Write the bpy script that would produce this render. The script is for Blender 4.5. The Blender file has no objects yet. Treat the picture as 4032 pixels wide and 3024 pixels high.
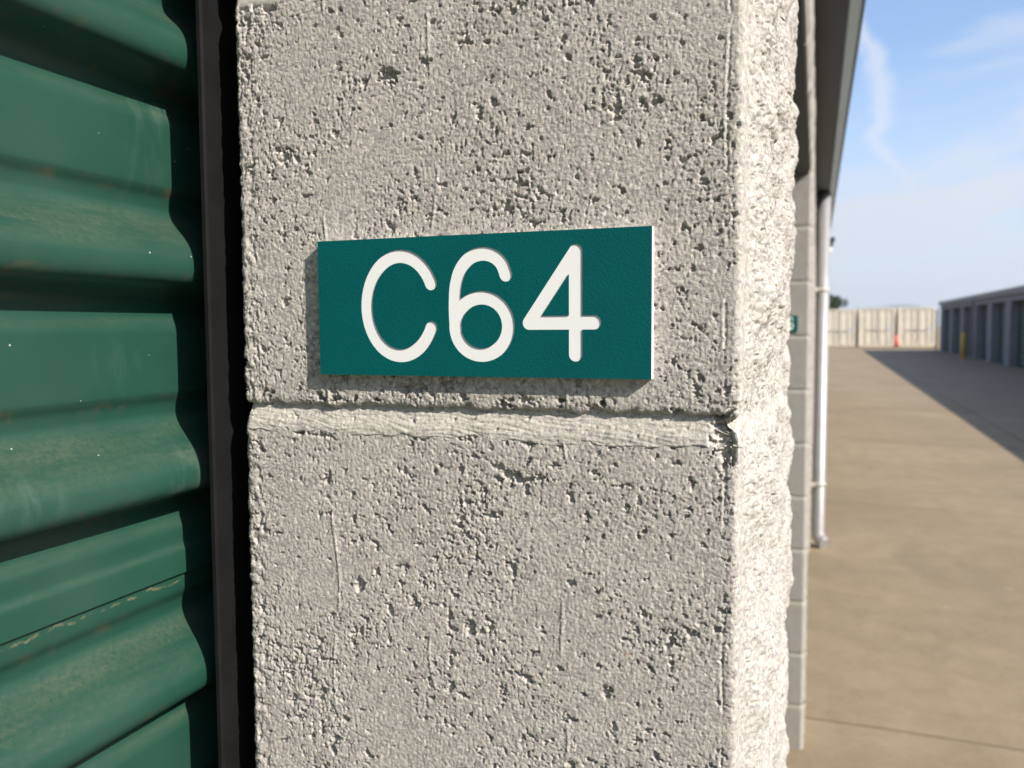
import bpy, bmesh, math, random
import numpy as np
from mathutils import Matrix, Vector

scene = bpy.context.scene
col = scene.collection
R = math.radians

# ------------------------------------------------------------------ camera
F_PX = 840.0
cam_d = bpy.data.cameras.new("camera")
cam = bpy.data.objects.new("camera", cam_d)
col.objects.link(cam)
cam_d.sensor_width = 36.0
cam_d.lens = F_PX / 1024 * 36.0
cam_d.clip_start = 0.01
cam_d.clip_end = 20000
yc = np.array([304.0, 58.0, -F_PX]); yc /= np.linalg.norm(yc)
xc = np.array([2329.0, -42.0, 840.0]); xc /= np.linalg.norm(xc)
zc = np.cross(xc, yc); yc = np.cross(zc, xc)
rot = Matrix(((xc[0], xc[1], xc[2]), (yc[0], yc[1], yc[2]), (zc[0], zc[1], zc[2])))
CAM_Z = 1.664
cam.matrix_world = Matrix.Translation((0, 0, CAM_Z)) @ rot.to_4x4()
cam_d.dof.use_dof = True
cam_d.dof.focus_distance = 0.372
cam_d.dof.aperture_fstop = cam_d.lens / 2.1       # a phone's 2 mm pupil
scene.camera = cam

# ------------------------------------------------------------------ sun and sky
SUN = Vector((1.36, -0.61, 1.0)).normalized()      # towards the sun
sun_d = bpy.data.lights.new("sun", 'SUN')
sun_d.energy = 4.8
sun_d.angle = R(0.5)
sun_d.color = (1.0, 0.92, 0.815)
sun = bpy.data.objects.new("sun", sun_d)
sun.rotation_euler = SUN.to_track_quat('Z', 'Y').to_euler()
sun.location = (20, -8, 14)
col.objects.link(sun)

vs = scene.view_settings
vs.view_transform = 'Standard'
vs.look = 'None'
vs.exposure = 0.74
vs.gamma = 1.0
vs.use_curve_mapping = False
scene.cycles.max_bounces = 6

world = bpy.data.worlds.new("World")
scene.world = world
world.use_nodes = True
wt = world.node_tree
wt.nodes.clear()


def nd(t, typ, **kw):
    n = t.nodes.new(typ)
    for k, v in kw.items():
        if k.startswith('i_'):
            n.inputs[k[2:].replace('_', ' ')].default_value = v
        else:
            setattr(n, k, v)
    return n


def math_n(t, op, a, b=None, clamp=False):
    n = t.nodes.new('ShaderNodeMath')
    n.operation = op
    n.use_clamp = clamp
    for i, v in enumerate((a, b)):
        if v is None:
            continue
        if isinstance(v, (int, float)):
            n.inputs[i].default_value = v
        else:
            t.links.new(v, n.inputs[i])
    return n.outputs[0]


def mix_c(t, fac, a, b, mode='MIX'):
    n = t.nodes.new('ShaderNodeMix')
    n.data_type = 'RGBA'
    n.blend_type = mode
    for sock, v in ((n.inputs['Factor'], fac), (n.inputs[6], a), (n.inputs[7], b)):
        if isinstance(v, (int, float)):
            sock.default_value = v
        elif isinstance(v, (tuple, list)):
            sock.default_value = (*v[:3], 1.0)
        else:
            t.links.new(v, sock)
    return n.outputs[2]


def ramp(t, fac, stops, interp='LINEAR'):
    n = t.nodes.new('ShaderNodeValToRGB')
    n.color_ramp.interpolation = interp
    el = n.color_ramp.elements
    while len(el) < len(stops):
        el.new(0.5)
    for e, (p, c) in zip(el, stops):
        e.position = p
        e.color = (c, c, c, 1) if isinstance(c, (int, float)) else (*c, 1)
    t.links.new(fac, n.inputs[0])
    return n.outputs[0]


def build_world():
    t = wt
    sky = nd(t, 'ShaderNodeTexSky')
    sky.sky_type = 'NISHITA'
    sky.sun_disc = False
    sky.sun_elevation = math.asin(SUN.z)
    sky.sun_rotation = math.atan2(SUN.x, SUN.y)
    sky.air_density = 1.0
    sky.dust_density = 1.2
    sky.ozone_density = 4.5
    tc = nd(t, 'ShaderNodeTexCoord')
    sep = nd(t, 'ShaderNodeSeparateXYZ')
    t.links.new(tc.outputs['Generated'], sep.inputs[0])
    X, Y, Z = sep.outputs
    # thin cirrus veils in long soft bands
    comb = nd(t, 'ShaderNodeCombineXYZ')
    t.links.new(math_n(t, 'MULTIPLY', X, 2.6), comb.inputs[0])
    t.links.new(math_n(t, 'MULTIPLY', Y, 2.6), comb.inputs[1])
    t.links.new(math_n(t, 'MULTIPLY', math_n(t, 'SUBTRACT', Z, math_n(t, 'MULTIPLY', X, 0.16)), 15.0), comb.inputs[2])
    nz = nd(t, 'ShaderNodeTexNoise', i_Scale=1.0, i_Detail=5.0, i_Roughness=0.5, i_Distortion=0.35)
    t.links.new(comb.outputs[0], nz.inputs['Vector'])
    veil = ramp(t, nz.outputs[0], [(0.42, 0.0), (0.60, 1.0)], 'EASE')
    # haze thickening of the veil towards the horizon
    hz = ramp(t, Z, [(0.0, 0.86), (0.07, 0.74), (0.16, 0.38), (0.28, 0.05), (0.6, 0.03)])
    veil = math_n(t, 'MULTIPLY', veil, ramp(t, Z, [(0.0, 0.60), (0.35, 0.55), (0.7, 0.14)]))  # veil thinned overhead, above the view, to lower and cool the fill light
    cir = math_n(t, 'ADD', veil, hz, clamp=True)
    # one old drifting vapour trail
    yy = math_n(t, 'MAXIMUM', Y, 0.05)
    a = math_n(t, 'DIVIDE', X, yy)
    b = math_n(t, 'DIVIDE', Z, yy)
    cr = nd(t, 'ShaderNodeCombineXYZ')
    t.links.new(a, cr.inputs[0])
    t.links.new(b, cr.inputs[1])
    n2 = nd(t, 'ShaderNodeTexNoise', i_Scale=46.0, i_Detail=6.0, i_Roughness=0.62)
    t.links.new(cr.outputs[0], n2.inputs['Vector'])
    bn = math_n(t, 'DIVIDE', b, 0.4)
    cen = ramp(t, bn, [(0.36, 0.098), (0.41, 0.084), (0.45, 0.070), (0.49, 0.0555), (0.52, 0.055), (0.55, 0.0655), (0.65, 0.061), (0.74, 0.053), (0.79, 0.041), (0.90, 0.022)], 'B_SPLINE')
    wid = ramp(t, bn, [(0.36, 0.004), (0.45, 0.014), (0.52, 0.017), (0.65, 0.021), (0.74, 0.019), (0.90, 0.010)])
    dst = math_n(t, 'ABSOLUTE', math_n(t, 'SUBTRACT', a, cen))
    dst = math_n(t, 'ADD', dst, math_n(t, 'MULTIPLY', math_n(t, 'SUBTRACT', n2.outputs[0], 0.5), 0.024))
    m = math_n(t, 'SUBTRACT', 1.0, math_n(t, 'DIVIDE', dst, wid), clamp=True)
    m = ramp(t, m, [(0.0, 0.0), (1.0, 1.0)], 'EASE')
    rng = ramp(t, bn, [(0.34, 0.0), (0.42, 0.8), (0.80, 1.0), (0.9, 0.5), (1.0, 0.0)])
    fwd = ramp(t, Y, [(0.1, 0.0), (0.3, 1.0)])
    m = math_n(t, 'MULTIPLY', math_n(t, 'MULTIPLY', m, rng), math_n(t, 'MULTIPLY', fwd, 0.62))
    c = mix_c(t, cir, sky.outputs[0], (3.25, 3.45, 3.9))
    c = mix_c(t, m, c, (3.6, 3.75, 4.1))
    bg = nd(t, 'ShaderNodeBackground')
    bg.inputs['Strength'].default_value = 0.140
    t.links.new(c, bg.inputs[0])
    out = nd(t, 'ShaderNodeOutputWorld')
    t.links.new(bg.outputs[0], out.inputs[0])


build_world()

# ------------------------------------------------------------------ helpers
rng = np.random.default_rng(64)
_G = rng.random((256, 256)) * 2 * math.pi
_GX, _GY = np.cos(_G), np.sin(_G)
_J = rng.random((256, 256, 2))


def perlin(x, y, seed=0):
    x = np.asarray(x, float) + seed * 17.31
    y = np.asarray(y, float) + seed * 9.77
    xi = np.floor(x).astype(np.int64)
    yi = np.floor(y).astype(np.int64)
    xf, yf = x - xi, y - yi
    u = xf * xf * xf * (xf * (xf * 6 - 15) + 10)
    v = yf * yf * yf * (yf * (yf * 6 - 15) + 10)

    def g(ix, iy, dx, dy):
        a, b = (xi + ix) & 255, (yi + iy) & 255
        return _GX[a, b] * dx + _GY[a, b] * dy
    n00 = g(0, 0, xf, yf)
    n10 = g(1, 0, xf - 1, yf)
    n01 = g(0, 1, xf, yf - 1)
    n11 = g(1, 1, xf - 1, yf - 1)
    return ((n00 * (1 - u) + n10 * u) * (1 - v) + (n01 * (1 - u) + n11 * u) * v) * 1.5


def fbm(x, y, seed=0, octs=4, gain=0.5):
    s, a, f = 0, 1.0, 1.0
    for o in range(octs):
        s = s + a * perlin(x * f, y * f, seed + o * 3.7)
        a *= gain
        f *= 2.03
    return s


def worley(x, y, seed=0):
    x = np.asarray(x, float) + seed * 13.1
    y = np.asarray(y, float) + seed * 7.3
    xi = np.floor(x).astype(np.int64)
    yi = np.floor(y).astype(np.int64)
    best = np.full(x.shape, 9.0)
    for i in (-1, 0, 1):
        for j in (-1, 0, 1):
            jt = _J[(xi + i) & 255, (yi + j) & 255]
            d = (xi + i + jt[..., 0] - x) ** 2 + (yi + j + jt[..., 1] - y) ** 2
            best = np.minimum(best, d)
    return np.sqrt(best)


def sstep(a, b, x):
    t = np.clip((x - a) / (b - a), 0, 1)
    return t * t * (3 - 2 * t)


def raw_mesh(name, verts, faces, mat=None, smooth=False):
    """verts (n,3) and quads (m,4) arrays -> mesh"""
    me = bpy.data.meshes.new(name)
    verts = np.asarray(verts, np.float32)
    faces = np.asarray(faces, np.int32)
    me.vertices.add(len(verts))
    me.vertices.foreach_set('co', verts.ravel())
    k = faces.shape[1]
    me.loops.add(faces.size)
    me.loops.foreach_set('vertex_index', faces.ravel())
    me.polygons.add(len(faces))
    me.polygons.foreach_set('loop_start', np.arange(0, faces.size, k, dtype=np.int32))
    me.update(calc_edges=True)
    me.validate()
    me.polygons.foreach_set('use_smooth', np.full(len(me.polygons), smooth, bool))
    if mat:
        me.materials.append(mat)
    return me


def link(name, me, parent=None, loc=None, label=None, cat=None, group=None, kind=None):
    o = bpy.data.objects.new(name, me)
    col.objects.link(o)
    if parent is not None:
        o.parent = parent
    if loc is not None:
        o.location = loc
    for k, v in (('label', label), ('category', cat), ('group', group), ('kind', kind)):
        if v:
            o[k] = v
    return o


class MB:
    """collects simple shapes into one mesh"""
    def __init__(self):
        self.bm = bmesh.new()

    def box(self, x0, x1, y0, y1, z0, z1, bevel=0.0, seg=2):
        vs_ = [self.bm.verts.new((x, y, z)) for x in (x0, x1) for y in (y0, y1) for z in (z0, z1)]
        f = []
        for idx in ((0, 1, 3, 2), (4, 6, 7, 5), (0, 4, 5, 1), (2, 3, 7, 6), (0, 2, 6, 4), (1, 5, 7, 3)):
            f.append(self.bm.faces.new([vs_[i] for i in idx]))
        if bevel:
            es = set(e for q in f for e in q.edges)
            bmesh.ops.bevel(self.bm, geom=list(es), offset=bevel, segments=seg, affect='EDGES', profile=0.5)
        return self

    def tube(self, pts, r, seg=16, caps=True):
        pts = [Vector(p) for p in pts]
        rs = r if isinstance(r, (list, tuple)) else [r] * len(pts)
        rings = []
        up = None
        for i, p in enumerate(pts):
            a = pts[max(i - 1, 0)]
            b = pts[min(i + 1, len(pts) - 1)]
            d = (b - a).normalized()
            if up is None:
                up = Vector((0, 1, 0)) if abs(d.y) < 0.9 else Vector((1, 0, 0))
            s = d.cross(up).normalized()
            up = s.cross(d).normalized()
            rings.append([self.bm.verts.new(p + (s * math.cos(q) + up * math.sin(q)) * rs[i]) for q in [2 * math.pi * k / seg for k in range(seg)]])
        for A, B in zip(rings, rings[1:]):
            for k in range(seg):
                fc = self.bm.faces.new((A[k], A[(k + 1) % seg], B[(k + 1) % seg], B[k]))
                fc.smooth = True
        if caps:
            self.bm.faces.new(rings[0][::-1])
            self.bm.faces.new(rings[-1])
        return self

    def prism(self, pts, axis, a, b, smooth=False):
        """extrude a 2D polygon along an axis (0,1,2) from a to b"""
        def mk(p, q):
            v = [0, 0, 0]
            o = [i for i in range(3) if i != axis]
            v[o[0]], v[o[1]], v[axis] = p[0], p[1], q
            return self.bm.verts.new(v)
        A = [mk(p, a) for p in pts]
        B = [mk(p, b) for p in pts]
        n = len(pts)
        for i in range(n):
            fc = self.bm.faces.new((A[i], A[(i + 1) % n], B[(i + 1) % n], B[i]))
            fc.smooth = smooth
        self.bm.faces.new(A[::-1])
        self.bm.faces.new(B)
        return self

    def mesh(self, name, mat):
        bmesh.ops.recalc_face_normals(self.bm, faces=self.bm.faces)
        me = bpy.data.meshes.new(name)
        self.bm.to_mesh(me)
        self.bm.free()
        if mat:
            me.materials.append(mat)
        return me


# ------------------------------------------------------------------ materials
def new_mat(name):
    m = bpy.data.materials.new(name)
    m.use_nodes = True
    t = m.node_tree
    b = t.nodes['Principled BSDF']
    return m, t, b


def obj_coord(t, jitter=True):
    tc = nd(t, 'ShaderNodeTexCoord')
    if not jitter:
        return tc.outputs['Object']
    oi = nd(t, 'ShaderNodeObjectInfo')
    v = nd(t, 'ShaderNodeVectorMath', operation='ADD')
    s = nd(t, 'ShaderNodeMath', operation='MULTIPLY')
    s.inputs[1].default_value = 37.0
    t.links.new(oi.outputs['Random'], s.inputs[0])
    t.links.new(tc.outputs['Object'], v.inputs[0])
    t.links.new(s.outputs[0], v.inputs[1])
    return v.outputs[0]


def noise(t, vec, scale, detail=4.0, rough=0.55, dist=0.0, stretch=None):
    if stretch:
        mp = nd(t, 'ShaderNodeMapping')
        mp.inputs['Scale'].default_value = stretch
        t.links.new(vec, mp.inputs['Vector'])
        vec = mp.outputs[0]
    n = nd(t, 'ShaderNodeTexNoise', i_Scale=scale, i_Detail=detail, i_Roughness=rough, i_Distortion=dist)
    t.links.new(vec, n.inputs['Vector'])
    return n.outputs[0]


def bump(t, bsdf, height, strength, dist):
    b = nd(t, 'ShaderNodeBump')
    b.inputs['Strength'].default_value = strength
    b.inputs['Distance'].default_value = dist
    t.links.new(height, b.inputs['Height'])
    t.links.new(b.outputs[0], bsdf.inputs['Normal'])


def concrete_mat(name, base, fine=True, jitter=True, rust=False):
    m, t, b = new_mat(name)
    v = obj_coord(t, jitter)
    b.inputs['Roughness'].default_value = 0.92
    b.inputs['Specular IOR Level'].default_value = 0.15
    lo = tuple(c * 0.80 for c in base)
    hi = tuple(min(c * 1.16, 0.8) for c in base)
    big = ramp(t, noise(t, v, 22.0, 4), [(0.3, 0.0), (0.7, 1.0)])
    c = mix_c(t, big, tuple(q * 0.93 for q in base), tuple(q * 1.05 for q in base))
    if fine:
        g = ramp(t, noise(t, v, 900.0, 2, 0.6), [(0.30, 0.0), (0.70, 1.0)])
        c = mix_c(t, math_n(t, 'MULTIPLY', g, 0.55), c, hi)
        # single sand grains, mauve, green grey and pale; the mauve ones also stand in for shade in pits
        vo = nd(t, 'ShaderNodeTexVoronoi', i_Scale=620.0)
        t.links.new(v, vo.inputs['Vector'])
        sp = nd(t, 'ShaderNodeSeparateColor')
        t.links.new(vo.outputs['Color'], sp.inputs[0])
        c = mix_c(t, math_n(t, 'MULTIPLY', ramp(t, sp.outputs[0], [(0.70, 0.0), (0.78, 1.0)]), 0.62), c, (base[0] * 0.62, base[1] * 0.58, base[2] * 0.66))
        c = mix_c(t, math_n(t, 'MULTIPLY', ramp(t, sp.outputs[1], [(0.76, 0.0), (0.84, 1.0)]), 0.35), c, (base[0] * 0.70, base[1] * 0.78, base[2] * 0.76))
        c = mix_c(t, math_n(t, 'MULTIPLY', ramp(t, sp.outputs[2], [(0.86, 0.0), (0.92, 1.0)]), 0.5), c, (0.66, 0.63, 0.56))
        if rust:
            rs = ramp(t, noise(t, v, 46.0, 3, 0.6), [(0.735, 0.0), (0.77, 1.0)])
            c = mix_c(t, math_n(t, 'MULTIPLY', rs, 0.5), c, (0.36, 0.17, 0.08))
        bump(t, b, noise(t, v, 1500.0, 3, 0.65), 0.75, 0.0006)
    else:
        c = mix_c(t, ramp(t, noise(t, v, 160.0, 4, 0.7), [(0.3, 0.0), (0.7, 1.0)]), lo, c)
        bump(t, b, noise(t, v, 320.0, 5, 0.75), 0.9, 0.0028)
    t.links.new(c, b.inputs['Base Color'])
    return m


BLOCK = (0.412, 0.390, 0.350)
M_block = concrete_mat('block_concrete', BLOCK, True, True, True)
M_block_far = concrete_mat('block_concrete_distant', tuple(c * 0.87 for c in BLOCK), False)  # tone darkened to stand in for pore shadows that coarse blocks lack
M_mortar = concrete_mat('mortar', (0.455, 0.435, 0.385), True, False)
M_mortar_far = concrete_mat('mortar_distant', (0.46, 0.44, 0.38), False, False)


def paint_mat(name, colr, rough=0.5, var=0.12, scale=9.0, spec=0.5, metal=0.0, bump_s=0.0):
    m, t, b = new_mat(name)
    v = obj_coord(t)
    f = ramp(t, noise(t, v, scale, 5, 0.6), [(0.3, 0.0), (0.7, 1.0)])
    c = mix_c(t, f, tuple(q * (1 - var) for q in colr), tuple(q * (1 + var) for q in colr))
    t.links.new(c, b.inputs['Base Color'])
    b.inputs['Roughness'].default_value = rough
    b.inputs['Metallic'].default_value = metal
    b.inputs['Specular IOR Level'].default_value = spec
    if bump_s:
        bump(t, b, noise(t, v, scale * 6, 4, 0.6), bump_s, 0.002)
    return m


def slat_mat(lapped=False):
    m, t, b = new_mat('green_door_paint_lap' if lapped else 'green_door_paint')
    v = obj_coord(t)
    vfix = obj_coord(t, False)
    geo = nd(t, 'ShaderNodeNewGeometry')
    sep = nd(t, 'ShaderNodeSeparateXYZ')
    t.links.new(geo.outputs['Normal'], sep.inputs[0])
    base = mix_c(t, ramp(t, noise(t, v, 14.0, 4), [(0.3, 0.0), (0.7, 1.0)]), (0.0105, 0.050, 0.034), (0.0130, 0.057, 0.040))
    # chalky weathering of the paint in wide soft patches
    ch = ramp(t, noise(t, v, 8.0, 7, 0.68, 0.0, (1, 0.8, 1.0)), [(0.44, 0.0), (0.78, 1.0)])
    c = mix_c(t, math_n(t, 'MULTIPLY', ch, 0.18), base, (0.075, 0.120, 0.092))
    # dust lying on the upward facing shoulders
    up = ramp(t, sep.outputs[2], [(0.20, 0.0), (0.68, 1.0)])
    dn = ramp(t, noise(t, v, 46.0, 7, 0.70, 0.0, (1, 0.22, 1.3)), [(0.36, 0.0), (0.78, 1.0)])
    fine = ramp(t, noise(t, v, 420.0, 3, 0.7), [(0.35, 0.25), (0.65, 1.0)])
    du = math_n(t, 'MULTIPLY', math_n(t, 'MULTIPLY', up, dn), math_n(t, 'MULTIPLY', fine, 0.40))
    c = mix_c(t, du, c, (0.16, 0.15, 0.10))
    # grimy film and cobweb scraps on the lower lip
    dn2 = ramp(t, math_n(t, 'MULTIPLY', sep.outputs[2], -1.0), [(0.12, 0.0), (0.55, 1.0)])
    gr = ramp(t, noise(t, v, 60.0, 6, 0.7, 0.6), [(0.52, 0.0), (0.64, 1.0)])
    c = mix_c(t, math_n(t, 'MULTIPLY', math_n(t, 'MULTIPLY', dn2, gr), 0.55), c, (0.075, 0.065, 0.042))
    # scuffed pale smears
    sm = ramp(t, noise(t, v, 26.0, 6, 0.72, 0.0, (1, 1.6, 0.7)), [(0.66, 0.0), (0.75, 1.0)])
    c = mix_c(t, math_n(t, 'MULTIPLY', sm, 0.30), c, (0.26, 0.33, 0.29))
    # limey water marks running down the bellies of the ribs
    wm = ramp(t, noise(t, v, 5.5, 3, 0.5, 0.0, (1, 1, 1)), [(0.58, 0.0), (0.68, 1.0)])
    ws = ramp(t, noise(t, v, 90.0, 6, 0.7, 0.3, (1, 1.2, 0.35)), [(0.48, 0.0), (0.66, 1.0)])
    c = mix_c(t, math_n(t, 'MULTIPLY', math_n(t, 'MULTIPLY', wm, ws), 0.22), c, (0.22, 0.29, 0.25))
    # specks of dust and chips
    vo = nd(t, 'ShaderNodeTexVoronoi', i_Scale=95.0)
    t.links.new(v, vo.inputs['Vector'])
    sk = math_n(t, 'LESS_THAN', vo.outputs['Distance'], 0.045)
    sc = nd(t, 'ShaderNodeSeparateColor')
    t.links.new(vo.outputs['Color'], sc.inputs[0])
    sk = math_n(t, 'MULTIPLY', sk, math_n(t, 'GREATER_THAN', sc.outputs[0], 0.55))
    c = mix_c(t, math_n(t, 'MULTIPLY', sk, 0.7), c, (0.42, 0.46, 0.40))
    if lapped:
        # crust of dirt and web caught under the edge of the lapped sheet
        so = nd(t, 'ShaderNodeSeparateXYZ')
        t.links.new(vfix, so.inputs[0])
        wob = math_n(t, 'MULTIPLY', math_n(t, 'SUBTRACT', noise(t, v, 55.0, 5, 0.65, 0.0, (0, 1, 0)), 0.5), 0.012)
        dz_ = math_n(t, 'ABSOLUTE', math_n(t, 'ADD', math_n(t, 'ADD', so.outputs[2], 0.0374), wob))
        ln = ramp(t, math_n(t, 'MULTIPLY', dz_, 100.0), [(0.03, 1.0), (0.10, 0.0)])
        brk = ramp(t, noise(t, v, 120.0, 5, 0.7), [(0.47, 0.0), (0.60, 1.0)])
        c = mix_c(t, math_n(t, 'MULTIPLY', math_n(t, 'MULTIPLY', ln, brk), 0.45), c, (0.23, 0.20, 0.115))
    t.links.new(c, b.inputs['Base Color'])
    rg = math_n(t, 'ADD', 0.42, math_n(t, 'MULTIPLY', du, 0.6))
    t.links.new(rg, b.inputs['Roughness'])
    b.inputs['Specular IOR Level'].default_value = 0.42
    bump(t, b, noise(t, v, 700.0, 2, 0.5), 0.05, 0.0004)
    return m


M_slat = slat_mat()
M_slat_lap = slat_mat(True)
M_rail = paint_mat('dark_brown_rail', (0.0085, 0.0083, 0.0086), 0.6, 0.2, 60.0, 0.15)
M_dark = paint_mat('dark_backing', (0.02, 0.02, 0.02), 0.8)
M_rdoor = paint_mat('green_door_far', (0.014, 0.045, 0.036), 0.5)
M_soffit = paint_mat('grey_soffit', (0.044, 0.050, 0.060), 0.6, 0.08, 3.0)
M_lip = paint_mat('pale_gutter', (0.46, 0.60, 0.70), 0.4, 0.06, 5.0)
M_liptrim = paint_mat('gutter_edge', (0.05, 0.065, 0.07), 0.5)
M_pipe = paint_mat('galvanised_pipe', (0.36, 0.355, 0.35), 0.5, 0.10, 12.0, 0.4, 0.5, 0.1)
M_strap = paint_mat('pipe_strap', (0.50, 0.48, 0.42), 0.4)
M_roof = paint_mat('roof_metal', (0.50, 0.49, 0.43), 0.5)
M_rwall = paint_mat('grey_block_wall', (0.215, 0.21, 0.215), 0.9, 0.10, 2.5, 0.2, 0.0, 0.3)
M_rfascia = paint_mat('grey_fascia', (0.19, 0.185, 0.19), 0.6, 0.05, 2.0)
M_yellow = paint_mat('yellow_bollard', (0.60, 0.36, 0.025), 0.5, 0.12, 6.0)
M_red = paint_mat('red_cone', (0.85, 0.045, 0.03), 0.5, 0.05)
M_conewhite = paint_mat('cone_band', (0.75, 0.75, 0.72), 0.5, 0.05)
M_rubber = paint_mat('black_rubber', (0.02, 0.02, 0.02), 0.7)
M_cont = paint_mat('cream_container', (0.70, 0.635, 0.51), 0.5, 0.07, 1.3, 0.4)
M_contdark = paint_mat('container_seal', (0.13, 0.125, 0.12), 0.6)
M_bar = paint_mat('locking_bar', (0.46, 0.43, 0.37), 0.45)
M_plate = paint_mat('container_label', (0.52, 0.53, 0.66), 0.5)
M_lamp = paint_mat('lamp_black', (0.03, 0.032, 0.03), 0.5)
M_lens = paint_mat('lamp_lens', (0.62, 0.62, 0.58), 0.25)
M_hill = paint_mat('hill_scrub', (0.11, 0.13, 0.10), 0.95, 0.2, 0.002)


def pavement_mat():
    m, t, b = new_mat('drive_concrete')
    v = nd(t, 'ShaderNodeNewGeometry').outputs['Position']
    base = (0.275, 0.218, 0.150)
    p1 = ramp(t, noise(t, v, 0.55, 5, 0.6, 0.4, (0.7, 1.25, 1)), [(0.32, 0.0), (0.68, 1.0)])
    c = mix_c(t, p1, (0.205, 0.156, 0.098), (0.315, 0.244, 0.158))
    p2 = ramp(t, noise(t, v, 4.2, 7, 0.68, 0.3), [(0.38, 0.0), (0.64, 1.0)])
    c = mix_c(t, math_n(t, 'MULTIPLY', p2, 0.7), c, (0.195, 0.146, 0.086))
    p3 = ramp(t, noise(t, v, 38.0, 4, 0.7), [(0.30, 0.0), (0.72, 1.0)])
    c = mix_c(t, math_n(t, 'MULTIPLY', p3, 0.35), c, (0.33, 0.275, 0.20))
    # oil and tyre stains
    st = ramp(t, noise(t, v, 1.1, 3, 0.5, 0.8, (1.6, 0.45, 1)), [(0.60, 0.0), (0.72, 1.0)])
    c = mix_c(t, math_n(t, 'MULTIPLY', st, 0.30), c, (0.15, 0.125, 0.095))
    lt = ramp(t, noise(t, v, 9.0, 5, 0.7), [(0.60, 0.0), (0.74, 1.0)])
    c = mix_c(t, math_n(t, 'MULTIPLY', lt, 0.35), c, (0.40, 0.35, 0.27))
    t.links.new(c, b.inputs['Base Color'])
    b.inputs['Roughness'].default_value = 0.85
    b.inputs['Specular IOR Level'].default_value = 0.25
    bump(t, b, noise(t, v, 90.0, 5, 0.7), 0.35, 0.004)
    return m


M_pave = pavement_mat()
M_joint = paint_mat('joint_filler', (0.115, 0.088, 0.034), 0.95, 0.35, 9.0, 0.1)
M_earth = paint_mat('dry_ground', (0.26, 0.21, 0.13), 0.95, 0.15, 0.2, 0.1)

# ------------------------------------------------------------------ the drive
FX = -0.028           # plane of the smooth block corners of the near building
RX = 6.6              # facade plane of the building across the drive
CONT_Y = 63.0


def ground_z(x, y):
    along = 0.0043 * np.clip(y, 0, 60)
    fade = 1 - sstep(52, 61, y)
    v = np.where(x < 2.8, -0.055 * sstep(0.2, 2.8, x), -0.055 + 0.055 * np.clip((x - 2.8) / (RX - 2.8), 0, 1.1))
    return along + v * fade


def sheet(name, x0, x1, y0, y1, nx, ny, mat, dz=0.0, fn=ground_z):
    xs = np.linspace(x0, x1, nx + 1)
    ys = np.linspace(y0, y1, ny + 1)
    X, Y = np.meshgrid(xs, ys, indexing='ij')
    Z = fn(X, Y) + dz
    V = np.stack([X, Y, Z], -1).reshape(-1, 3)
    i, j = np.meshgrid(np.arange(nx), np.arange(ny), indexing='ij')
    a = (i * (ny + 1) + j).ravel()
    F = np.stack([a, a + ny + 1, a + ny + 2, a + 1], 1)
    return raw_mesh(name, V, F, mat, True)


pave = link('pavement', sheet('pavement', -0.6, 8.4, -9.0, 62.0, 45, 95, M_joint, -0.018), kind='structure')
pave['label'] = 'tan concrete drive between the two rows of storage units'


def slab_mesh(x0, x1, y0, y1):
    nx, ny = 8, 4
    xs = np.linspace(x0, x1, nx + 1)
    ys = np.linspace(y0, y1, ny + 1)
    X, Y = np.meshgrid(xs, ys, indexing='ij')
    # slightly ragged arrises along the joint
    ed = np.where((Y == y0) | (Y == y1), 1.0, 0.0)
    Y = Y + ed * 0.003 * perlin(X * 9, Y, 5)
    Z = ground_z(X, Y)
    top = np.stack([X, Y, Z], -1).reshape(-1, 3)
    i, j = np.meshgrid(np.arange(nx), np.arange(ny), indexing='ij')
    a = (i * (ny + 1) + j).ravel()
    F = [tuple(q) for q in np.stack([a, a + ny + 1, a + ny + 2, a + 1], 1)]
    V = [tuple(p) for p in top]
    bnd = [k * (ny + 1) for k in range(nx + 1)] + [nx * (ny + 1) + k for k in range(1, ny + 1)] + [k * (ny + 1) + ny for k in range(nx - 1, -1, -1)] + [k for k in range(ny - 1, 0, -1)]
    n0 = len(V)
    for k in bnd:
        p = V[k]
        V.append((p[0], p[1], p[2] - 0.05))
    n = len(bnd)
    for k in range(n):
        F.append((bnd[k], n0 + k, n0 + (k + 1) % n, bnd[(k + 1) % n]))
    return raw_mesh('slab', np.array(V), np.array(F), M_pave)


yj = [3.655]
while yj[-1] < 57:
    yj.append(yj[-1] + 4.57)
yj = [3.655 - 4.57 * k for k in (2, 1)] + yj
for k in range(len(yj) - 1):
    g = 0.015
    link('slab', slab_mesh(-0.55, 2.8 - g / 2, yj[k] + g / 2, yj[k + 1] - g / 2), pave)
    link('slab', slab_mesh(2.8 + g / 2, 8.3, yj[k] + g / 2, yj[k + 1] - g / 2), pave)


xs = np.array([-4000., -400, -60, -0.62, 8.42, 60, 400, 4000])
ys = np.array([-4000., -400, -60, -9.0, 61.0, 61.9, 75, 120, 400, 4500])
X, Y = np.meshgrid(xs, ys, indexing='ij')
Z = np.where(Y > 61.5, 0.245, -0.25)
V = np.stack([X, Y, Z], -1).reshape(-1, 3)
ny = len(ys) - 1
i, j = np.meshgrid(np.arange(len(xs) - 1), np.arange(ny), indexing='ij')
a = (i * (ny + 1) + j).ravel()
link('ground', raw_mesh('ground', V, np.stack([a, a + ny + 1, a + ny + 2, a + 1], 1), M_earth), kind='structure')

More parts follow.
